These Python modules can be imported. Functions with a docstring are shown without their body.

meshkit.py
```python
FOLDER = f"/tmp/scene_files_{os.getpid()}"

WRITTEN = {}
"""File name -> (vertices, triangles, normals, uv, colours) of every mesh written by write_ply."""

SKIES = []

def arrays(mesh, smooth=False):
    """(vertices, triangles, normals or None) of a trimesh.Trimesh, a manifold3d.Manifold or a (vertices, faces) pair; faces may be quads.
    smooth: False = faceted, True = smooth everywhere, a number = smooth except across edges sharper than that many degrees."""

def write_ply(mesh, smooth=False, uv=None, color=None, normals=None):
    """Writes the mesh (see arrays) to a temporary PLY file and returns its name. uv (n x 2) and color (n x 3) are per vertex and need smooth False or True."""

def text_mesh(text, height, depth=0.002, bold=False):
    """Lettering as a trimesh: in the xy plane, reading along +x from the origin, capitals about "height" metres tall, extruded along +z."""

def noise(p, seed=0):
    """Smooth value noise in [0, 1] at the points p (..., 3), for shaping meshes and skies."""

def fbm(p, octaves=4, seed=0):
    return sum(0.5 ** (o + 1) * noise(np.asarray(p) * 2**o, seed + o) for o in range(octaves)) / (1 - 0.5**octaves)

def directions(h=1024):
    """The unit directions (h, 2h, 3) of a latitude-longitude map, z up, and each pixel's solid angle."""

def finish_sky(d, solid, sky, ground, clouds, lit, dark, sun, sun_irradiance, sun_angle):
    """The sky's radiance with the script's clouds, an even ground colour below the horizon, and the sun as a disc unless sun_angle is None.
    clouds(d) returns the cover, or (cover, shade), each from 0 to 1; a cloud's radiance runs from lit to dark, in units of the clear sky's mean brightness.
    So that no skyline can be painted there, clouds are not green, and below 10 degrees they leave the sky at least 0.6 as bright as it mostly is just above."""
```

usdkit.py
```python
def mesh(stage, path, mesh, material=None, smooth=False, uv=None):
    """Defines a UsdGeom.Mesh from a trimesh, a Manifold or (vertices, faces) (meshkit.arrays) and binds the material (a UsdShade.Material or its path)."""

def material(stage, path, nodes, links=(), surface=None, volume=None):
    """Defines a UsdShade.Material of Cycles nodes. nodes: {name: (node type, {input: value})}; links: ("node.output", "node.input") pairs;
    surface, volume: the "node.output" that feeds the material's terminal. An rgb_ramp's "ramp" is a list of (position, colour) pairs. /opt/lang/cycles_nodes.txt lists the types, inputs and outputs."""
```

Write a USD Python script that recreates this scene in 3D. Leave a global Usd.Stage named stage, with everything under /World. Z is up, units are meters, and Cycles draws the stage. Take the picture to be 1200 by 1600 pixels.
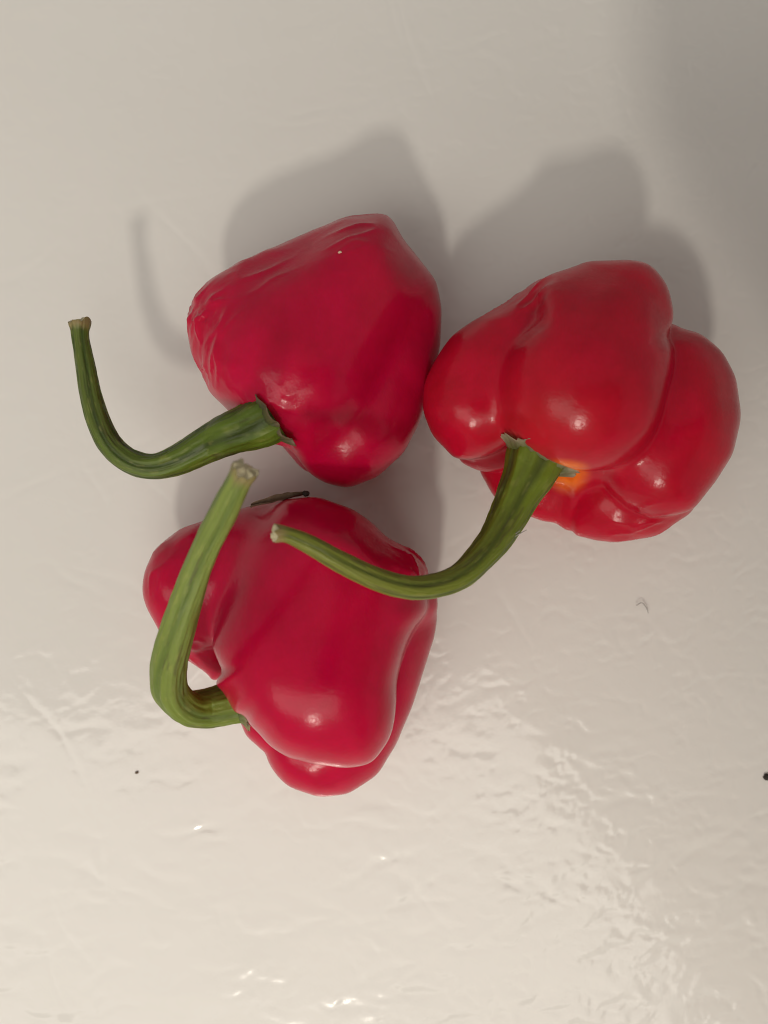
import math, random
import numpy as np
import usdkit
import meshkit
from meshkit import noise, fbm
from pxr import Usd, UsdGeom, UsdLux, UsdShade, Gf, Sdf, Vt

random.seed(7)
np.random.seed(7)

stage = Usd.Stage.CreateInMemory()
UsdGeom.SetStageUpAxis(stage, UsdGeom.Tokens.z)
UsdGeom.SetStageMetersPerUnit(stage, 1.0)
UsdGeom.Xform.Define(stage, '/World')
UsdGeom.Scope.Define(stage, '/World/Looks')

# ------------------------------------------------------------------ camera
# modelling unit: 0.12 mm ("u"); S turns it into metres
S = 0.00012
HC = 1200.0                       # camera height above the tabletop, in u (14.4 cm)
cam = UsdGeom.Camera.Define(stage, '/World/camera')
cam.AddTranslateOp().Set(Gf.Vec3d(0, 0, HC * S))
cam.CreateFocalLengthAttr(26.0)
cam.CreateHorizontalApertureAttr(26.0)
cam.CreateFStopAttr(17.0)
cam.CreateFocusDistanceAttr((HC - 190) * S)
cam.CreateClippingRangeAttr(Gf.Vec2f(0.002, 100.0))
cam.CreateExposureAttr(1.10)

# ------------------------------------------------------------------ lights
def look_at(prim, pos, target, roll=0.0):
    p, t = Gf.Vec3d(*pos), Gf.Vec3d(*target)
    z = (p - t).GetNormalized()
    up = Gf.Vec3d(math.sin(roll), math.cos(roll), 0)
    x = Gf.Cross(up, z).GetNormalized()
    y = Gf.Cross(z, x)
    m = Gf.Matrix4d(x[0], x[1], x[2], 0, y[0], y[1], y[2], 0, z[0], z[1], z[2], 0, p[0], p[1], p[2], 1)
    UsdGeom.Xformable(prim).AddTransformOp().Set(m)

def rect_light(name, pos, target, w, h, color, intensity, roll=0.0):
    l = UsdLux.RectLight.Define(stage, '/World/' + name)
    l.CreateWidthAttr(w); l.CreateHeightAttr(h)
    l.CreateColorAttr(Gf.Vec3f(*color)); l.CreateIntensityAttr(intensity)
    look_at(l, pos, target, roll)
    return l

# kitchen lamp behind the viewer (bottom of the picture), a wide dim light panel beside it
LAMP = (-0.12, -0.86, 0.86)
rect_light('lamp_light', LAMP, (0, 0, 0), 0.09, 0.09, (1.0, 0.92, 0.80), 72.0)
rect_light('panel_light', (-0.44, -0.66, 1.06), (-0.44, -0.65, 0), 1.75, 0.70, (1.0, 0.93, 0.83), 1.40)

dome = UsdLux.DomeLight.Define(stage, '/World/sky')
dm = usdkit.material(stage, '/World/Looks/room_bounce', {'b': ('background_shader', {'color': (1.0, 0.935, 0.86), 'strength': 0.15})}, surface='b.background')
UsdShade.MaterialBindingAPI.Apply(dome.GetPrim()).Bind(dm)
dome.GetPrim().SetCustomDataByKey('kind', 'structure')

# ------------------------------------------------------------------ helpers
USED = {}
def numbered(path):
    n = USED.get(path, 0); USED[path] = n + 1
    return path if n == 0 else f'{path}_{n:03d}'

def thing(name, label, cat, group=None, loc=(0, 0, 0)):
    x = UsdGeom.Xform.Define(stage, numbered('/World/' + name))
    x.AddTranslateOp().Set(Gf.Vec3d(*[c * S for c in loc]))
    p = x.GetPrim(); p.SetCustomDataByKey('label', label); p.SetCustomDataByKey('category', cat)
    if group: p.SetCustomDataByKey('group', group)
    return p, np.array(loc, float)

def put(name, v, f, mat, parent=None, origin=(0, 0, 0), smooth=True, attrs=None):
    base = str(parent.GetPath()) if parent is not None else '/World'
    m = usdkit.mesh(stage, numbered(base + '/' + name), ((np.asarray(v, float) - np.asarray(origin)) * S, np.asarray(f)), mat, smooth=smooth)
    for k, a in (attrs or {}).items():
        a = np.asarray(a, np.float32)
        api = UsdGeom.PrimvarsAPI(m)
        if a.ndim == 1:
            api.CreatePrimvar(k, Sdf.ValueTypeNames.FloatArray, 'vertex').Set(Vt.FloatArray.FromNumpy(a))
        else:
            api.CreatePrimvar(k, Sdf.ValueTypeNames.Color3fArray, 'vertex').Set(Vt.Vec3fArray.FromNumpy(a))
    return m.GetPrim()

def W(u, v, h):
    """the point at height h (in u) that the photograph shows at pixel (u, v)"""
    k = (HC - h) / HC
    return np.array([(u - 600) * k, (800 - v) * k, h], float)

def PX(p):
    k = HC / (HC - p[..., 2])
    return np.stack([600 + p[..., 0] * k, 800 - p[..., 1] * k], -1)

def smoothstep(a, b, x):
    t = np.clip((x - a) / (b - a), 0, 1)
    return t * t * (3 - 2 * t)

def ridged(p, octaves=3, seed=0):
    out, amp, tot = 0, 1.0, 0
    for o in range(octaves):
        n = 1 - np.abs(2 * noise(np.asarray(p) * 2 ** o, seed + o) - 1)
        out = out + amp * n ** 3; tot += amp; amp *= .5
    return out / tot

# ---- implicit bodies
def round_cone(p, a, b, r1, r2):
    ba = b - a; l2 = ba @ ba; rr = r1 - r2; a2 = l2 - rr * rr; il2 = 1 / l2
    pa = p - a; y = pa @ ba; z = y - l2
    q = pa * l2 - y[..., None] * ba
    x2 = np.einsum('...i,...i', q, q); y2 = y * y * l2; z2 = z * z * l2
    k = np.sign(rr) * rr * rr * x2
    d = (np.sqrt(x2 * a2 * il2) + y * rr) * il2 - r1
    d = np.where(np.sign(z) * a2 * z2 > k, np.sqrt(x2 + z2) * il2 - r2, d)
    return np.where(np.sign(y) * a2 * y2 < k, np.sqrt(x2 + y2) * il2 - r1, d)

def smin(a, b, k):
    h = np.maximum(k - np.abs(a - b), 0) / k
    return np.minimum(a, b) - h * h * h * k / 6

def field(lobes):
    def f(p):
        d = None
        for kind, k, a, b, r1, r2 in lobes:
            e = round_cone(p, a, b, r1, r2)
            if d is None: d = e
            elif kind == '+': d = smin(d, e, k)
            else: d = -smin(-d, e, k)
        return d
    return f

def surface_nets(f, lo, hi, h):
    n = np.ceil((hi - lo) / h).astype(int) + 1
    ax = [lo[i] + h * np.arange(n[i]) for i in range(3)]
    F = np.empty(n, np.float32)
    for i in range(n[0]):
        Y, Z = np.meshgrid(ax[1], ax[2], indexing='ij')
        F[i] = f(np.stack([np.full_like(Y, ax[0][i]), Y, Z], -1))
    F[F == 0] = 1e-6
    s = F < 0
    nc = n - 1
    acc = np.zeros((*nc, 3), np.float32); cnt = np.zeros(nc, np.float32)
    crosses = []
    for a in range(3):
        sl0 = [slice(None)] * 3; sl1 = [slice(None)] * 3
        sl0[a] = slice(0, -1); sl1[a] = slice(1, None)
        A, B = F[tuple(sl0)], F[tuple(sl1)]
        c = s[tuple(sl0)] != s[tuple(sl1)]
        i, j, k = np.nonzero(c); t = A[c] / (A[c] - B[c])
        crosses.append((a, i, j, k, s[tuple(sl0)][c]))
        o = [(a + 1) % 3, (a + 2) % 3]
        for d0 in (0, 1):
            for d1 in (0, 1):
                ci = [i.copy(), j.copy(), k.copy()]; ci[o[0]] -= d0; ci[o[1]] -= d1
                ok = np.all([(ci[x] >= 0) & (ci[x] < nc[x]) for x in range(3)], 0)
                off = np.zeros((len(i), 3), np.float32); off[:, a] = t; off[:, o[0]] = d0; off[:, o[1]] = d1
                idx = tuple(x[ok] for x in ci)
                np.add.at(acc, idx, off[ok]); np.add.at(cnt, idx, 1)
    has = cnt > 0
    ids = np.full(nc, -1); ids[has] = np.arange(has.sum())
    base = np.stack(np.nonzero(has), -1)
    v = lo + h * (base + acc[has] / cnt[has][:, None])
    faces = []
    for a, i, j, k, neg in crosses:
        o = [(a + 1) % 3, (a + 2) % 3]
        q = []
        for d0, d1 in ((0, 0), (1, 0), (1, 1), (0, 1)):
            ci = [i.copy(), j.copy(), k.copy()]; ci[o[0]] -= d0; ci[o[1]] -= d1
            q.append(ids[tuple(ci)])
        q = np.stack(q, 1)
        q[~neg] = q[~neg][:, ::-1]
        faces.append(q)
    f4 = np.vstack(faces)
    return v, np.vstack([f4[:, [0, 1, 2]], f4[:, [0, 2, 3]]])

def grad(f, p, e=0.7):
    g = np.stack([f(p + e * d) - f(p - e * d) for d in np.eye(3)], -1) / (2 * e)
    return g

def vnormals(v, f):
    return meshkit.arrays((v, f), True)[2]

def build_body(lobes, outline, centre, h=3.6, warp=True):
    L = [(k, s, np.asarray(a, float), np.asarray(b, float), r1, r2) for k, s, a, b, r1, r2 in lobes]
    f = field(L)
    pts = np.array([[*(c - r)] for k, s, a, b, r1, r2 in L if k == '+' for c, r in ((a, r1), (b, r2))] +
                   [[*(c + r)] for k, s, a, b, r1, r2 in L if k == '+' for c, r in ((a, r1), (b, r2))])
    lo, hi = pts.min(0) - 12, pts.max(0) + 12
    v, fc = surface_nets(f, lo, hi, h)
    for _ in range(2):
        g = grad(f, v); d = f(v)
        v = v - np.clip(d, -h, h)[:, None] * g / np.maximum((g * g).sum(-1), .2)[:, None]
    v[:, 2] -= v[:, 2].min() + 2.0
    v[:, 2] = np.where(v[:, 2] < 10, 10 - (10 - v[:, 2]) * 10 / 12.0 , v[:, 2])
    v[:, 2] = (v[:, 2] - v[:, 2].min()) * .91 + .2
    if warp:
        C = np.array(centre, float)
        o = np.array(outline, float) - C
        th, R = np.arctan2(-o[:, 1], o[:, 0]), np.hypot(*o.T)
        # dense polygon -> radius by angle (in order, closed)
        P = np.vstack([o, o[:1]]); dense = np.vstack([P[i] + (P[i + 1] - P[i]) * np.linspace(0, 1, 40)[:, None] for i in range(len(o))])
        bt = np.arange(-180, 180, 1.0)
        def by_angle(q):
            a = np.degrees(np.arctan2(-q[:, 1], q[:, 0])); r = np.hypot(*q.T)
            b = np.floor(a + 180).astype(int) % 360
            out = np.zeros(360); np.maximum.at(out, b, r)
            bad = out == 0
            if bad.any(): out[bad] = np.interp(bt[bad], bt[~bad], out[~bad], period=360)
            return out
        def blur(s, sg):
            k = np.exp(-.5 * (np.arange(-15, 16) / sg) ** 2); k /= k.sum()
            return np.convolve(np.r_[s[-15:], s, s[:15]], k, 'same')[15:-15]
        Rt = blur(by_angle(dense), 1.5)
        for it in range(4):
            s = blur(Rt / by_angle(PX(v) - C), 3.0)
            s = np.clip(s, .6, 1.6)
            if it == 0: print('warp', round(s.min(), 2), round(s.max(), 2), [round(x, 2) for x in s[::20]])
            q = PX(v) - C
            a = np.degrees(np.arctan2(-q[:, 1], q[:, 0]))
            sv = np.interp(a, bt + .5, s, period=360)
            k = ((HC - v[:, 2]) / HC)[:, None]
            w = smoothstep(.5, .95, np.hypot(*q.T) / np.interp(a, bt + .5, by_angle(q), period=360))      # only the rim moves
            sv = 1 + (sv - 1) * w
            q = q * sv[:, None] + C
            v = np.column_stack([(q[:, 0] - 600) * k[:, 0], (800 - q[:, 1]) * k[:, 0], v[:, 2]])
    return v, fc

def catmull(P, n):
    P = np.asarray(P, float)
    Q = np.vstack([2 * P[0] - P[1], P, 2 * P[-1] - P[-2]])
    seg = np.linalg.norm(np.diff(P[:, :3], axis=0), axis=1); s = np.r_[0, np.cumsum(seg)]
    out = []
    for x in np.linspace(0, s[-1], n):
        i = min(np.searchsorted(s, x, 'right') - 1, len(P) - 2); t = (x - s[i]) / (s[i + 1] - s[i])
        a, b, c, d = Q[i:i + 4]
        out.append(.5 * (2 * b + (c - a) * t + (2 * a - 5 * b + 4 * c - d) * t * t + (3 * b - a - 3 * c + d) * t ** 3))
    return np.array(out)

def frames(C, ref):
    T = np.gradient(C, axis=0); T /= np.linalg.norm(T, axis=1, keepdims=True)
    N = np.zeros_like(C); n = np.array(ref, float)
    for i, t in enumerate(T):
        n = n - (n @ t) * t; n /= np.linalg.norm(n); N[i] = n
    return T, N, np.cross(T, N)

# ------------------------------------------------------------------ materials
def pepper_material(name, hue):
    """thin waxy skin over flesh; the primvar 'tint' (0 red .. 1 orange) is pigment, 'wrinkle' tells where the skin has dried"""
    red, deep, orange = hue
    return usdkit.material(stage, '/World/Looks/' + name, {
        'tc': ('texture_coordinate', {}),
        'tint': ('attribute', {'attribute': 'tint'}),
        'n1': ('noise_texture', {'scale': 150.0, 'detail': 7.0, 'roughness': 0.72}),
        'blot': ('mix_color', {'a': red, 'b': deep}),
        'r1': ('rgb_ramp', {'ramp': [(0.35, (0, 0, 0)), (0.7, (1, 1, 1))]}),
        'col': ('mix_color', {'b': orange}),
        'n2': ('noise_texture', {'scale': 1500.0, 'detail': 2.0}),
        'n3': ('noise_texture', {'scale': 5200.0, 'detail': 1.0}),
        'b2': ('bump', {'strength': 0.13, 'distance': 0.0002}),
        'b3': ('bump', {'strength': 0.10, 'distance': 0.0001}),
        'rr': ('map_range', {'from_min': 0.3, 'from_max': 0.7, 'to_min': 0.17, 'to_max': 0.25}),
        'p': ('principled_bsdf', {'roughness': 0.2, 'ior': 1.31, 'subsurface_weight': 0.2, 'subsurface_scale': 0.0022,
                                  'subsurface_radius': (1.0, 0.12, 0.08), 'coat_weight': 0.0}),
    }, [('tc.object', 'n1.vector'), ('tc.object', 'n2.vector'), ('tc.object', 'n3.vector'),
        ('n1.fac', 'r1.fac'), ('r1.color', 'blot.fac'), ('blot.result', 'col.a'), ('tint.fac', 'col.fac'), ('col.result', 'p.base_color'),
        ('n2.fac', 'b2.height'), ('n3.fac', 'b3.height'), ('b2.normal', 'b3.normal'), ('b3.normal', 'p.normal'),
        ('n1.fac', 'rr.value'), ('rr.result', 'p.roughness')], surface='p.BSDF')

def stem_material(name):
    return usdkit.material(stage, '/World/Looks/' + name, {
        'c': ('attribute', {'attribute': 'pigment'}),
        'tc': ('texture_coordinate', {}),
        'n': ('noise_texture', {'scale': 3500.0, 'detail': 3.0}),
        'b': ('bump', {'strength': 0.25, 'distance': 0.00015}),
        'p': ('principled_bsdf', {'roughness': 0.48, 'ior': 1.4, 'subsurface_weight': 0.15, 'subsurface_scale': 0.001, 'subsurface_radius': (.6, 1, .2)}),
    }, [('c.color', 'p.base_color'), ('tc.object', 'n.vector'), ('n.fac', 'b.height'), ('b.normal', 'p.normal')], surface='p.BSDF')

def plain(name, color, rough=0.6, bump=0.3, scale=4000.0, vary=0.35):
    dark = tuple(c * (1 - vary) for c in color)
    return usdkit.material(stage, '/World/Looks/' + name, {
        'tc': ('texture_coordinate', {}), 'n': ('noise_texture', {'scale': scale, 'detail': 3.0}),
        'm': ('mix_color', {'a': dark, 'b': color}), 'b': ('bump', {'strength': bump, 'distance': 0.0002}),
        'p': ('principled_bsdf', {'roughness': rough}),
    }, [('tc.object', 'n.vector'), ('n.fac', 'm.fac'), ('m.result', 'p.base_color'), ('n.fac', 'b.height'), ('b.normal', 'p.normal')], surface='p.BSDF')

M_table = usdkit.material(stage, '/World/Looks/white_enamel', {
    'tc': ('texture_coordinate', {}),
    'n': ('noise_texture', {'scale': 25.0, 'detail': 3.0}),
    'm': ('mix_color', {'a': (0.70, 0.69, 0.66), 'b': (0.735, 0.725, 0.70)}),
    'n2': ('noise_texture', {'scale': 900.0, 'detail': 2.0}),
    'b': ('bump', {'strength': 0.05, 'distance': 0.0002}),
    'p': ('principled_bsdf', {'roughness': 0.125, 'ior': 1.42}),
}, [('tc.object', 'n.vector'), ('tc.object', 'n2.vector'), ('n.fac', 'm.fac'), ('m.result', 'p.base_color'), ('n2.fac', 'b.height'), ('b.normal', 'p.normal')], surface='p.BSDF')

M_red1 = pepper_material('crimson_skin', ((0.49, 0.0005, 0.042), (0.39, 0.0003, 0.030), (0.75, 0.10, 0.01)))
M_red2 = pepper_material('scarlet_skin', ((0.49, 0.0012, 0.028), (0.37, 0.0007, 0.019), (0.95, 0.20, 0.008)))
M_stem = stem_material('green_stem')
M_cut = plain('pale_cut_pith', (0.62, 0.56, 0.36), 0.7, 0.6)
M_scrap = plain('dried_brown_skin', (0.15, 0.09, 0.05), 0.7, 0.5)
M_crumb = plain('dark_crumb', (0.035, 0.028, 0.02), 0.7, 0.6)
M_fibre = plain('grey_fibre', (0.30, 0.28, 0.26), 0.6, 0.1)
M_speck = plain('pale_speck', (0.75, 0.55, 0.40), 0.6, 0.2)

# ------------------------------------------------------------------ the surface
def build_table():
    fine = np.arange(-800, 800.1, 2.6)
    out = 800 + np.cumsum(3.0 * 1.12 ** np.arange(1, 46))
    out = out[out < 5200]
    xs = np.r_[-out[::-1], fine * 0.82, out] if False else None
    gx = np.r_[-(out[::-1] - 150), np.arange(-650, 650.1, 2.6), out - 150]
    gy = np.r_[-(out[::-1] + 50), np.arange(-850, 850.1, 2.6), out + 50]
    X, Y = np.meshgrid(gx, gy, indexing='ij')
    fade = (1 - smoothstep(650, 1300, np.abs(X))) * (1 - smoothstep(850, 1500, np.abs(Y)))
    def at(sx, sy, ang=0, seed=0):
        c, q = math.cos(ang), math.sin(ang)
        return np.stack([(c * X + q * Y) / sx, (-q * X + c * Y) / sy, np.full_like(X, seed * 3.7)], -1)
    z = 3.0 * (noise(at(300, 220, .2, 6), 43) - .5) + .9 * (fbm(at(80, 52, .2, 5), 2, 41) - .5) + .12 * (noise(at(26, 18, .2, 8), 44) - .5)
    # embossed wrinkles: short shallow folds, most of them lying across the picture
    rng = np.random.default_rng(5)
    def fold(x, y, ang, length, width, depth):
        depth = depth * (1 - .68 * math.exp(-((x + 190) / 350) ** 2 - ((y + 740) / 320) ** 2))      # worn flatter near the front edge
        r = length * .7 + 3 * width
        i0, i1 = np.searchsorted(gx, [x - r, x + r]); j0, j1 = np.searchsorted(gy, [y - r, y + r])
        if i1 - i0 < 2 or j1 - j0 < 2: return
        c, q = math.cos(ang), math.sin(ang)
        dx, dy = X[i0:i1, j0:j1] - x, Y[i0:i1, j0:j1] - y
        s_, t_ = c * dx + q * dy, -q * dx + c * dy
        t_ = t_ - bend * s_ * s_ / length - 4.0 * np.sin(s_ / (length * .16) + x) * (length > 40)
        e = np.clip(np.abs(s_) / (length * .5), 0, 1.6)
        w = width * (1.0 - .45 * np.minimum(e, 1) ** 2) * (1 + .35 * np.sin(s_ / (length * .11) + y))
        prof = np.exp(-(t_ / w) ** 2) - .55 * np.exp(-((t_ - 1.7 * w) / (1.5 * w)) ** 2)
        z[i0:i1, j0:j1] -= depth * prof * np.exp(-e ** 4 * 1.4)
    for _ in range(3600):
        x, y = rng.uniform(-720, 720), rng.uniform(-920, 920)
        ang = rng.normal(.22, .35) if rng.random() < .72 else rng.normal(-.95, .35)
        bend = rng.normal(0, .25)
        length = 14 + 50 * rng.random() ** 2.2
        fold(x, y, ang, length, rng.uniform(3.8, 7.0), rng.uniform(.12, .52) * (.30 + .70 * float(smoothstep(-350, 450, x - .25 * y))))
    for _ in range(60):
        bend = rng.normal(0, .18)
        fold(rng.uniform(-650, 650), rng.uniform(-850, 850), rng.choice([rng.normal(.2, .25), rng.normal(-1.0, .2)]), rng.uniform(90, 220), rng.uniform(5, 9), rng.uniform(.15, .45))
    for _ in range(420):
        x, y = rng.uniform(-700, 700), rng.uniform(-900, 100)
        bend = rng.normal(0, .2)
        fold(x, y, rng.normal(.12, .3), rng.uniform(45, 120), rng.uniform(7.5, 12), rng.uniform(.40, 1.05) * float(smoothstep(-120, -620, y)))
    z = z * fade - 3.0
    z = np.minimum(z, -0.1)
    n, m = X.shape
    idx = np.arange(n * m).reshape(n, m)
    f = np.stack([idx[:-1, :-1], idx[1:, :-1], idx[1:, 1:], idx[:-1, 1:]], -1).reshape(-1, 4)
    v = np.stack([X, Y, z], -1).reshape(-1, 3)
    f = np.vstack([f[:, [0, 1, 2]], f[:, [0, 2, 3]]])
    p = put('tabletop', v, f, M_table)
    p.SetCustomDataByKey('kind', 'structure')
    p.SetCustomDataByKey('label', 'white wrinkle-embossed glossy surface')
build_table()

# ------------------------------------------------------------------ stems
def stem(parent, origin, path, ref, seed, greens, ridges=5, phase=0.0, n=260, m=72):
    """path rows: u, v, h, width in picture pixels. returns base frame"""
    P = np.array([[*W(u, v, h * .93), .5 * w * (HC - h * .93) / HC] for u, v, h, w in path])
    Q = catmull(P, n); C, R = Q[:, :3], Q[:, 3]
    T, N, B = frames(C, ref)
    al = np.linspace(0, 1, n); th = np.linspace(0, 2 * np.pi, m, endpoint=False)
    A, TH = np.meshgrid(al, th, indexing='ij')
    drift = phase + .5 * np.sin(3 * A + seed)
    rid = .5 + .5 * np.cos(ridges * (TH + drift))
    rib = .085 * (rid ** .6 - .55) + .026 * np.cos(11 * TH + 3 * A + seed) + .022 * np.cos(23 * (TH + .3 * np.sin(5 * A)) + seed)
    cs = np.stack([np.cos(TH) * 2.2, np.sin(TH) * 2.2, A * 9], -1)
    lump = fbm(cs + seed * 3.1, 3, seed) - .5
    fine = fbm(np.stack([np.cos(TH) * 9, np.sin(TH) * 9, A * 16], -1) + seed, 3, seed + 5) - .5
    rad = R[:, None] * (1 + rib * (1.1 - .35 * A) + (.15 * lump + .10 * fine))
    endflare = smoothstep(.965, .995, A)
    rad *= 1 + .10 * endflare * (1 + 1.2 * (noise(np.stack([np.cos(TH) * 2, np.sin(TH) * 2, A * 0 + seed], -1), seed) - .5))
    V = C[:, None] + rad[..., None] * (np.cos(TH)[..., None] * N[:, None] + np.sin(TH)[..., None] * B[:, None])
    # ragged broken end
    V[-6:] += (T[-1] * R[-1])[None, None] * ((noise(np.stack([np.cos(TH[-6:]) * 2.5, np.sin(TH[-6:]) * 2.5, A[-6:] * 0], -1), seed + 8) - .4) * np.linspace(0, .8, 6)[:, None])[..., None]
    g0, g1, g2 = (np.array(c) for c in greens)             # base, middle, dark groove
    streak = fbm(np.stack([np.cos(TH) * 4.5, np.sin(TH) * 4.5, A * 5], -1) + 7 * seed, 3, seed + 2)
    col = g0 + (g1 - g0) * smoothstep(.0, .8, A + .5 * (streak - .5))[..., None]
    dark = np.clip((1 - rid) ** 3 * .75 + 1.7 * np.clip(streak - .55, 0, 1), 0, .85)
    col = col + (g2 - col) * dark[..., None]
    light = smoothstep(.60, .78, fbm(np.stack([np.cos(TH) * 6, np.sin(TH) * 6, A * 26], -1) + 3 * seed, 2, seed + 4))
    col = col + (np.array([.42, .40, .12]) - col) * (.16 * light)[..., None]
    tip = smoothstep(.965, .99, A + .02 * (streak - .5))[..., None]
    col = col + (np.array([.27, .20, .09]) - col) * tip * .75
    scar = smoothstep(.66, .72, fbm(np.stack([np.cos(TH) * 3, np.sin(TH) * 3, A * 7], -1) + 5.5 * seed, 3, seed + 6))[..., None]
    col = col + (np.array([.055, .04, .02]) - col) * scar * .45
    idx = np.arange(n * m).reshape(n, m); nx = np.roll(idx, -1, 1)
    f = np.stack([idx[:-1], nx[:-1], nx[1:], idx[1:]], -1).reshape(-1, 4)
    f = np.vstack([f[:, [0, 1, 2]], f[:, [0, 2, 3]]])
    v = np.vstack([V.reshape(-1, 3), C[:1]]); cc = np.vstack([col.reshape(-1, 3), g0[None]])
    b = len(v) - 1
    f = np.vstack([f, np.stack([nx[0], idx[0], np.full(m, b)], -1)])
    st = put('stem', v, f, M_stem, parent, origin, attrs={'pigment': cc})
    # pale pith inside the broken end
    rings, cv = 7, []
    for k in range(rings):
        t = 1 - k / rings
        ring = C[-1] + (V[-1] - C[-1]) * t * .97 + T[-1] * R[-1] * (.10 + .35 * (1 - t) - .25 * (noise(np.stack([np.cos(th) * 3 * t, np.sin(th) * 3 * t, th * 0 + seed], -1), 3)[:, None] - .2) * (k > 0)) * (k > 0)
        cv.append(ring)
    cv = np.vstack(cv + [C[-1:] + T[-1] * R[-1] * .25])
    i2 = np.arange(rings * m).reshape(rings, m); n2 = np.roll(i2, -1, 1)
    cf = np.stack([i2[:-1], n2[:-1], n2[1:], i2[1:]], -1).reshape(-1, 4)
    cf = np.vstack([cf[:, [0, 1, 2]], cf[:, [0, 2, 3]], np.stack([i2[-1], n2[-1], np.full(m, rings * m)], -1)])
    put('cut_end', cv, cf, M_cut, st, origin)
    return C[0], T[0], N[0], B[0], R[0], st

def calyx(parent, origin, fr, seed, size=1.35, lift=.5, lobes=5, offset=.25, colors=((.10, .15, .03), (.30, .27, .13))):
    """the thin dried collar round the foot of the stem, rim curled up and torn"""
    C, T, N, B, R, _ = fr
    m, rings = 140, 14
    th = np.linspace(0, 2 * np.pi, m, endpoint=False)
    jag = .25 + .25 * np.cos(lobes * th + seed) + 1.1 * (noise(np.stack([np.cos(th) * 3.2, np.sin(th) * 3.2, th * 0 + seed], -1), seed) - .5) + .9 * (noise(np.stack([np.cos(th) * 11, np.sin(th) * 11, th * 0 + seed], -1), seed + 3) - .5)
    edge = size * (.86 + .26 * jag)
    up = lift * (noise(np.stack([np.cos(th) * 1.6, np.sin(th) * 1.6, th * 0 + seed], -1), seed + 1) - .35)
    top = []
    for k in range(rings):
        t = k / (rings - 1)
        r = R * (.88 + (edge - .88) * t)
        z = R * (offset - .40 * t + up * t * t * 1.3 + .05 * np.cos(9 * th + seed) * t)
        top.append(C + r[:, None] * (np.cos(th)[:, None] * N + np.sin(th)[:, None] * B) + z[:, None] * T)
    top = np.array(top); bot = top - T * R * .045 * np.linspace(1, .4, rings)[:, None, None]
    V = np.concatenate([top, bot[::-1]]); K = len(V)
    idx = np.arange(K * m).reshape(K, m); nx = np.roll(idx, -1, 1); ri = np.roll(idx, -1, 0); rn = np.roll(nx, -1, 0)
    f = np.stack([idx, nx, rn, ri], -1).reshape(-1, 4); f = np.vstack([f[:, [0, 1, 2]], f[:, [0, 2, 3]]])
    t = np.concatenate([np.linspace(0, 1, rings), np.linspace(1, 0, rings)])[:, None] * np.ones(m)
    nn = fbm(V * .06, 3, seed)
    mixv = np.clip(t ** 1.5 + .9 * (nn - .5), 0, 1)[..., None]
    col = np.array(colors[0]) + (np.array(colors[1]) - np.array(colors[0])) * mixv
    col = col * (.75 + .6 * (fbm(V * .2, 2, seed + 1) - .5))[..., None]
    return put('calyx', V.reshape(-1, 3), f[:, ::-1], M_stem, parent, origin, attrs={'pigment': col.reshape(-1, 3)})

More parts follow.
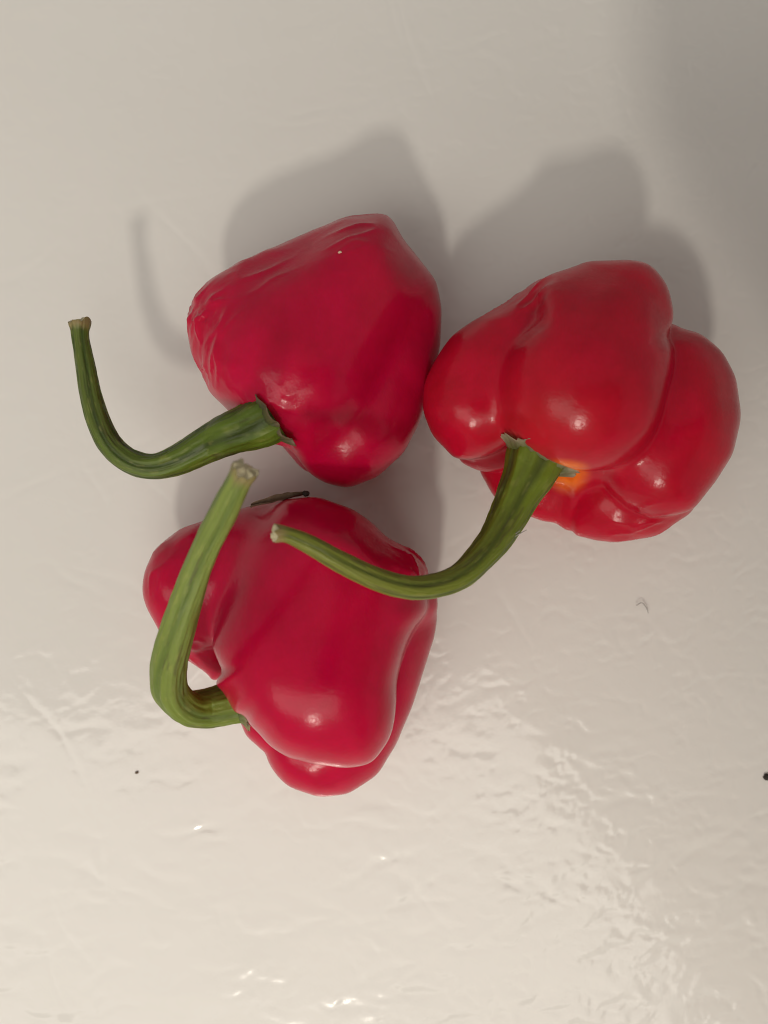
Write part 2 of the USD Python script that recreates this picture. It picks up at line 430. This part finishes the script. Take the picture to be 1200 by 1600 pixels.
def wrinkle(v, f, spots, seed):
    """drying wrinkles: small ridged folds near the picture points given (u, v, radius, depth, scale, angle)"""
    n = vnormals(v, f); q = PX(v); d = np.zeros(len(v))
    for i, (u, w, r, a, sc, ang) in enumerate(spots):
        m = np.exp(-(((q[:, 0] - u) / r) ** 2 + ((q[:, 1] - w) / r) ** 2) * 1.3) * (v[:, 2] > 20)
        c, s = math.cos(ang), math.sin(ang)
        p = np.stack([(c * v[:, 0] + s * v[:, 1]) / (sc * 3.2), (-s * v[:, 0] + c * v[:, 1]) / sc, v[:, 2] / (sc * 1.6)], -1)
        p = p + .8 * np.stack([noise(v / (sc * 1.7) + 5 * k, seed + k) - .5 for k in range(3)], -1)
        r1 = 1 - np.abs(2 * noise(p, seed + i) - 1)
        d += a * m * (r1 ** 4 - .25 + .25 * (fbm(p * 2.3, 2, seed + i + 7) - .5))
    big = fbm(v / 70.0, 2, seed + 30) - .5
    return v + n * (d + 2.2 * big)[:, None]

# ------------------------------------------------------------------ pepper one (upper left)
def L(a, b, r1, r2, k=26, op='+'):
    return (op, k, W(*a), W(*b), r1, r2)

GROUP = 'red peppers on the white surface'

def surf(v, u, w, r=5):
    q = PX(v); m = np.hypot(q[:, 0] - u, q[:, 1] - w) < r
    c = v[m]; return c[np.argmax(c[:, 2])]

def tube(P, R, m=7, n=24):
    Q = catmull(np.column_stack([P, R]), n)
    T, N, B = frames(Q[:, :3], (.1, .2, 1)); th = np.linspace(0, 2 * np.pi, m, endpoint=False)
    V = Q[:, None, :3] + Q[:, 3][:, None, None] * (np.cos(th)[None, :, None] * N[:, None] + np.sin(th)[None, :, None] * B[:, None])
    i = np.arange(n * m).reshape(n, m); x = np.roll(i, -1, 1)
    f = np.stack([i[:-1], x[:-1], x[1:], i[1:]], -1).reshape(-1, 4)
    return V.reshape(-1, 3), np.vstack([f[:, [0, 1, 2]], f[:, [0, 2, 3]]])

def lump(p, r, seed, squash=(1, 1, 1), sub=3):
    import trimesh
    m = trimesh.creation.icosphere(sub, 1.0)
    v = np.array(m.vertices)
    v = v * (1 + .7 * (noise(v * 1.7 + seed, seed) - .5) + .3 * (noise(v * 4 + seed, seed + 1) - .5))[:, None] * np.array(squash) * r
    return v + np.asarray(p), np.array(m.faces)

def pepper_1():
    lobes = [
        L((450, 560, 150), (570, 430, 150), 118, 84),
        L((470, 575, 200), (560, 440, 195), 92, 66, 60),           # main lobe facing up
        L((618, 510, 110), (612, 430, 112), 68, 58, 90),           # right shaded lobe
        L((557, 662, 135), (590, 590, 120), 80, 80, 40),           # lower lobe
        L((372, 510, 160), (510, 398, 150), 66, 50, 45),           # left edge
        L((375, 570, 70), (430, 500, 60), 52, 60, 12),             # lobe peeping out below
        L((500, 640, 70), (560, 480, 60), 75, 60, 20),
        L((404, 680, 175), (412, 672, 172), 40, 36, 40, '-'),      # hollow for the stem
    ]
    outline = [(600, 334), (545, 338), (490, 358), (430, 384), (370, 412), (325, 438), (302, 470), (292, 510), (298, 552), (320, 592), (327, 612),
               (352, 637), (400, 690), (438, 694), (470, 730), (510, 755), (545, 762), (590, 745), (630, 708), (656, 660), (675, 600), (688, 540), (690, 480), (681, 438), (655, 404), (630, 372), (612, 341)]
    v, f = build_body(lobes, outline, (500, 550))
    v = wrinkle(v, f, [(320, 490, 38, 8, 17, .9), (340, 560, 38, 7, 19, 1.2), (425, 630, 36, 6, 22, -.9), (400, 405, 50, 3.5, 24, .5), (560, 365, 50, 3, 22, .3), (312, 500, 26, 3, 10, .6)], 3)
    t, o = thing('pepper', 'upper left red pepper with its dark green stem hooking up and left', 'pepper', GROUP, W(500, 550, 0))
    q = PX(v)
    tint = .05 * fbm(v / 60, 2, 4)
    bd = put('body', v, f, M_red1, t, o, attrs={'tint': tint})
    for u_, w_, r_ in ((530, 390, 1.8),):
        put('pale_speck', *lump(surf(v, u_, w_), r_, int(u_), (1.3, 1, .6), 2), M_speck, bd, o)
    fr = stem(t, o, [(427, 648, 235, 80), (412, 657, 235, 79), (391, 667, 231, 71), (362, 677, 224, 65), (330, 691, 203, 57), (285, 716, 200, 47), (240, 729, 196, 39), (200, 719, 194, 38), (168, 688, 194, 36),
                     (146, 635, 196, 33), (134, 575, 198, 29), (126, 530, 200, 26), (125, 503, 201, 30)], (0, 0, 1), 1,
              ((.095, .15, .010), (.085, .11, .018), (.022, .036, .006)), 5, .4)
    calyx(t, o, fr, 2, 1.32, .45, 9, .38, ((.05, .075, .015), (.16, .14, .07)))

def pepper_2():
    lobes = [
        L((905, 612, 222), (975, 475, 190), 103, 78),              # top lobe
        L((737, 632, 158), (800, 540, 160), 72, 72, 44),           # left lobe
        L((768, 690, 100), (800, 640, 100), 46, 60, 24),
        L((1062, 660, 150), (1060, 580, 140), 94, 80, 18),         # right lobe
        L((1016, 722, 150), (1085, 640, 120), 70, 84, 60),
        L((960, 780, 75), (1000, 740, 80), 70, 76, 22),            # bottom lobe
        L((800, 735, 50), (850, 690, 60), 50, 70, 8),             # low left lobe
        L((850, 790, 45), (880, 740, 50), 36, 60, 10),
        L((900, 640, 90), (930, 580, 90), 120, 110, 20),
        L((842, 742, 190), (850, 735, 170), 42, 40, 36, '-'),
    ]
    outline = [(985, 405), (920, 407), (880, 422), (840, 440), (790, 475), (740, 500), (705, 525), (680, 560), (662, 600), (660, 640), (675, 680), (710, 715), (752, 738), (760, 757),
               (775, 780), (810, 800), (850, 815), (872, 817), (890, 832), (930, 845), (970, 847), (1030, 835), (1080, 800), (1120, 750), (1145, 710), (1158, 650), (1150, 590), (1130, 550), (1095, 520), (1053, 510), (1050, 470), (1040, 440), (1015, 412)]
    v, f = build_body(lobes, outline, (910, 630))
    v = wrinkle(v, f, [(1010, 812, 34, 5, 20, .3), (965, 832, 26, 2.5, 18, -.3), (800, 480, 50, 4, 24, .6), (840, 450, 40, 4, 20, .6)], 13)
    t, o = thing('pepper', 'biggest pepper, at right, with an orange patch beside its stem', 'pepper', GROUP, W(910, 630, 0))
    q = PX(v)
    d = np.hypot((q[:, 0] - 888) / 34, (q[:, 1] - 738) / 34)
    tint = 1.0 * (1 - smoothstep(.35, 1.2, d)) * smoothstep(714, 728, q[:, 1] + .12 * (888 - q[:, 0])) * (.8 + .5 * (fbm(v / 9, 2, 5) - .5)) + .04 * np.exp(-(((q[:, 0] - 840) / 90) ** 2 + ((q[:, 1] - 680) / 75) ** 2)) + .04 * fbm(v / 60, 2, 9)
    put('body', v, f, M_red2, t, o, attrs={'tint': np.clip(tint, 0, 1)})
    fr = stem(t, o, [(848, 697, 226, 98), (840, 713, 228, 94), (827, 742, 232, 80), (811, 772, 238, 66), (791, 812, 250, 56), (760, 860, 280, 46), (715, 902, 315, 40), (655, 918, 345, 37), (595, 907, 370, 35), (535, 879, 388, 33),
                     (485, 851, 400, 29), (450, 836, 408, 24), (430, 833, 412, 25)], (0, 0, 1), 4,
              ((.13, .18, .010), (.16, .18, .025), (.045, .062, .008)), 5, 1.1)
    put('hair', *tube(np.array([W(797, 843, 246), W(808, 836, 250), W(823, 828, 256)]), [1.1, .8, .35]), M_fibre, fr[5], o)
    put('hair', *tube(np.array([W(798, 840, 246), W(807, 833, 254), W(813, 829, 258)]), [.9, .6, .3]), M_fibre, fr[5], o)
    calyx(t, o, fr, 5, 1.40, .5, 7, .62, ((.15, .17, .05), (.42, .38, .24)))

def pepper_3():
    lobes = [
        L((500, 1054, 200), (545, 890, 172), 116, 116),            # big top lobe
        L((455, 1010, 170), (480, 900, 150), 100, 95, 70),
        L((288, 905, 110), (420, 880, 110), 68, 88, 44),           # left lobe
        L((302, 962, 105), (380, 930, 105), 48, 70, 30),
        L((492, 1163, 66), (618, 1018, 88), 76, 86, 9),            # low lobe in front
        L((612, 920, 110), (590, 980, 110), 70, 80, 20),
        L((428, 1122, 72), (470, 1050, 60), 58, 80, 10),
        L((330, 1010, 70), (400, 960, 60), 48, 70, 12),
        L((362, 1095, 150), (374, 1088, 150), 24, 24, 30, '-'),
    ]
    outline = [(495, 776), (440, 781), (390, 791), (330, 811), (285, 826), (245, 856), (225, 890), (222, 930), (235, 962), (257, 1000), (300, 1035), (330, 1058), (352, 1085), (375, 1125), (385, 1150), (415, 1176), (425, 1202), (450, 1230),
               (500, 1246), (545, 1240), (590, 1210), (620, 1162), (645, 1100), (665, 1040), (680, 990), (685, 940), (668, 890), (650, 865), (605, 840), (580, 815), (550, 795)]
    v, f = build_body(lobes, outline, (460, 1005))
    v = wrinkle(v, f, [(250, 880, 45, 3, 22, 1.2), (300, 1010, 32, 4, 18, .2), (300, 850, 50, 2.5, 24, .5), (650, 870, 40, 5, 16, -.8)], 23)
    t, o = thing('pepper', 'lower left red pepper with bright green stem rising towards the viewer', 'pepper', GROUP, W(460, 1005, 0))
    tint = .04 * fbm(v / 60, 2, 14)
    bd = put('body', v, f, M_red1, t, o, attrs={'tint': tint})
    put('pale_speck', *lump(surf(v, 303, 871), 3.2, 4, (1, 1.2, .7), 2), M_speck, bd, o)
    # a flake of dried brown skin curling off the upper edge, with a dark knob at its end
    n_, m_ = 36, 10
    U = np.linspace(392, 474, n_); al = np.linspace(0, 1, n_)
    rimv = 790 - 20 * al ** .8
    ctr = np.array([W(a, b + 3, 165) for a, b in zip(U, rimv)])
    wd = 5.5 * np.sin(np.pi * np.clip(.06 + .9 * al, 0, 1)) ** .6 * (1 + .5 * (noise(np.column_stack([al * 9, al * 0, al * 0]), 3) - .5))
    sd = np.linspace(-1, 1, m_)
    top = ctr[:, None] + wd[:, None, None] * (sd[None, :, None] * np.array([.25, .75, -.6])) + (5 * sd[None, :] ** 2 + 1.6 * noise(np.stack([al[:, None] * 14 + 0 * sd, sd[None] * 2 + 0 * al[:, None], 0 * al[:, None] + 0 * sd], -1), 9))[..., None] * np.array([0, .6, .7])
    V = np.concatenate([top.reshape(-1, 3), top.reshape(-1, 3) - np.array([0, .9, 1.1])]); i_ = np.arange(n_ * m_).reshape(n_, m_)
    qd = np.stack([i_[:-1, :-1], i_[1:, :-1], i_[1:, 1:], i_[:-1, 1:]], -1).reshape(-1, 4)
    bnd = np.r_[i_[0, :], i_[1:, -1], i_[-1, -2::-1], i_[-2:0:-1, 0]]; bn = np.roll(bnd, -1); K_ = n_ * m_
    F = np.vstack([qd, qd[:, ::-1] + K_, np.stack([bnd, bnd + K_, bn + K_, bn], -1)])
    fl = put('dried_flake', V, np.vstack([F[:, [0, 1, 2]], F[:, [0, 2, 3]]]), M_scrap, bd, o)
    kv, kf = lump(W(478, 771, 166), 5.0, 31, (1.0, .8, .8))
    put('dark_knob', kv, kf, M_crumb, bd, o)
    fr = stem(t, o, [(388, 1090, 172, 74), (372, 1095, 176, 66), (350, 1100, 182, 62), (318, 1106, 195, 58), (290, 1104, 220, 52), (267, 1080, 255, 52), (264, 1040, 290, 54), (277, 985, 325, 53), (299, 915, 360, 48), (324, 850, 395, 43),
                     (352, 795, 425, 44), (373, 752, 450, 38), (382, 735, 458, 39)], (0, 0, 1), 8,
              ((.15, .20, .022), (.19, .245, .05), (.09, .135, .02)), 4, .8)
    calyx(t, o, fr, 9, 1.35, .4, 5, .6, ((.13, .17, .04), (.30, .27, .12)))

pepper_1(); pepper_2(); pepper_3()

# ------------------------------------------------------------------ small things
def tag(p, label, cat, group=None):
    p.SetCustomDataByKey('label', label); p.SetCustomDataByKey('category', cat)
    if group: p.SetCustomDataByKey('group', group)
    return p

def crumbs():
    for u, v, r, mat, sq, label in (
            (1198, 1214, 5.2, M_crumb, (.9, 1, .7), 'black crumb at the right edge of the picture'),
            (213, 1208, 2.1, M_scrap, (1.2, .8, .6), 'tiny brown crumb on the white surface left of the lower pepper')):
        p = W(u, v, 0); c = p + [0, 0, r * sq[2] * .7 - 2.2]
        V, F = lump(c, r, int(u), sq)
        tag(put('crumb', V, F, mat, None), label, 'crumb')
    P = np.array([W(994, 946, 2), W(1003, 942, 5), W(1010, 950, 3.5), W(1013, 958, 1.5)])
    Q = catmull(np.column_stack([P, [.55, .6, .6, .4]]), 40)
    T, N, B = frames(Q[:, :3], (0, 0, 1)); th = np.linspace(0, 2 * np.pi, 8, endpoint=False)
    V = Q[:, None, :3] + Q[:, 3][:, None, None] * (np.cos(th)[None, :, None] * N[:, None] + np.sin(th)[None, :, None] * B[:, None])
    i = np.arange(320).reshape(40, 8); x = np.roll(i, -1, 1)
    f = np.stack([i[:-1], x[:-1], x[1:], i[1:]], -1).reshape(-1, 4)
    tag(put('fibre', V.reshape(-1, 3), np.vstack([f[:, [0, 1, 2]], f[:, [0, 2, 3]]]), M_fibre), 'short curled grey fibre lying right of the peppers', 'fibre')
crumbs()

# ------------------------------------------------------------------ the photographer's phone and hand, above and outside the picture
def mm(*p): return np.array(p, float) / .12

def rounded_slab(x0, x1, y0, y1, z0, z1, r, e):
    from shapely.geometry import box as sbox
    outs, zs = [], []
    for d, z in ((e, z0), (0, z0 + e), (0, z1 - e), (e, z1)):
        g = sbox(x0 + r, y0 + r, x1 - r, y1 - r).buffer(r - d, quad_segs=10)
        outs.append(np.array(g.exterior.coords)[:-1]); zs.append(z)
    m = len(outs[0])
    v = np.vstack([np.column_stack([o, np.full(m, z)]) for o, z in zip(outs, zs)] + [[[(x0 + x1) / 2, (y0 + y1) / 2, z0]], [[(x0 + x1) / 2, (y0 + y1) / 2, z1]]])
    i = np.arange(4 * m).reshape(4, m); n = np.roll(i, -1, 1)
    f = np.stack([i[:-1], i[1:], n[1:], n[:-1]], -1).reshape(-1, 4)
    f = np.vstack([f[:, [0, 1, 2]], f[:, [0, 2, 3]], np.stack([i[0], n[0], np.full(m, 4 * m)], -1), np.stack([n[3], i[3], np.full(m, 4 * m + 1)], -1)])
    return v, f[:, ::-1]

M_phone = plain('dark_phone_back', (0.03, 0.03, 0.034), 0.35, 0.02, 300.0, .1)
M_skin = plain('hand_skin', (0.50, 0.29, 0.20), 0.5, 0.25, 900.0, .15)
M_sleeve = plain('dark_sleeve', (0.05, 0.05, 0.06), 0.9, 0.6, 2500.0)

HAND = mm(-9, -6, 0)
def photographer():
    t, o = thing('smartphone', 'dark smartphone held above the peppers, outside the picture', 'phone', None, mm(60, 2, 150))
    v, f = rounded_slab(-10, 136, -55, 16, 148, 156, 9, 1.2)
    put('body', v / .12, f, M_phone, t, o, smooth=30)
    v, f = rounded_slab(-8, 24, -20, 12, 146.6, 148.05, 6, .5)
    put('camera_bump', v / .12, f, M_phone, t, o, smooth=30)
    def C(a, b, r1, r2, k=10):
        return ('+', k / .12, mm(*a) + HAND, mm(*b) + HAND, r1 / .12, r2 / .12)
    bones = [C((76, -47, 114), (92, -75, 113), 22, 25), C((92, -75, 113), (141, -147, 119), 25, 30), C((141, -147, 119), (240, -300, 142), 30, 40),
             C((98, -40, 116), (100, -70, 113), 18, 23),
             C((51, -4, 115), (60, -28, 114), 20, 23), C((60, -28, 114), (92, -75, 113), 23, 24)]
    for x, l, r in ((68, 50, 8.6), (86, 58, 9), (104, 55, 8.8), (120, 44, 7.8)):           # four fingers bearing the phone
        k0, k1, k2, k3 = (x + (92 - x) * .2, -44, 113), (x + 2, -18, 121), (x + 2, -18 + .45 * l, 133), (x + 1, -18 + .85 * l, 139.5)
        bones += [C(k0, k1, r + 3, r, 6), C(k1, k2, r, r * .92, 4), C(k2, k3, r * .92, r * .78, 4)]
    bones += [C((70, -58, 118), (58, -54, 140), 15, 11.5, 8), C((58, -54, 140), (50, -42, 163), 11, 9.5, 5), C((50, -42, 163), (44, -18, 166), 9.5, 7.5, 4)]   # thumb over the front
    fd = field(bones)
    v, f = surface_nets(fd, mm(20, -350, 75), mm(300, 60, 200), 2.4 / .12)
    for _ in range(2):
        g = grad(fd, v, 3.0); v = v - np.clip(fd(v), -20, 20)[:, None] * g / np.maximum((g * g).sum(-1), .2)[:, None]
    t, o = thing('person', 'hand and forearm in dark sleeve holding the phone, outside the picture', 'person', None, mm(165, -172, 160))
    put('hand', v, f, M_skin, t, o)
    a, b = mm(139, -144, 119) + HAND, mm(248, -312, 144) + HAND; n, m = 40, 60
    th = np.linspace(0, 2 * np.pi, m, endpoint=False); al = np.linspace(0, 1, n)
    Cc = a + (b - a) * al[:, None]; T, N, B = frames(Cc, (0, 0, 1))
    rr = (36 + 14 * al[:, None] + 3.0 * (noise(np.stack([np.cos(th)[None] * 1.5 + 0 * al[:, None], np.sin(th)[None] * 1.5 + 0 * al[:, None], al[:, None] * 9 + 0 * th[None]], -1), 6) - .5)) / .12
    V = Cc[:, None] + rr[..., None] * (np.cos(th)[:, None] * N[:, None] + np.sin(th)[:, None] * B[:, None])
    V = np.concatenate([(Cc[0] + .9 * (V[0] - Cc[0]))[None], V]); n += 1
    i = np.arange(n * m).reshape(n, m); x = np.roll(i, -1, 1)
    f = np.stack([i[:-1], x[:-1], x[1:], i[1:]], -1).reshape(-1, 4)
    put('sleeve', V.reshape(-1, 3), np.vstack([f[:, [0, 1, 2]], f[:, [0, 2, 3]]]), M_sleeve, t, o)
photographer()
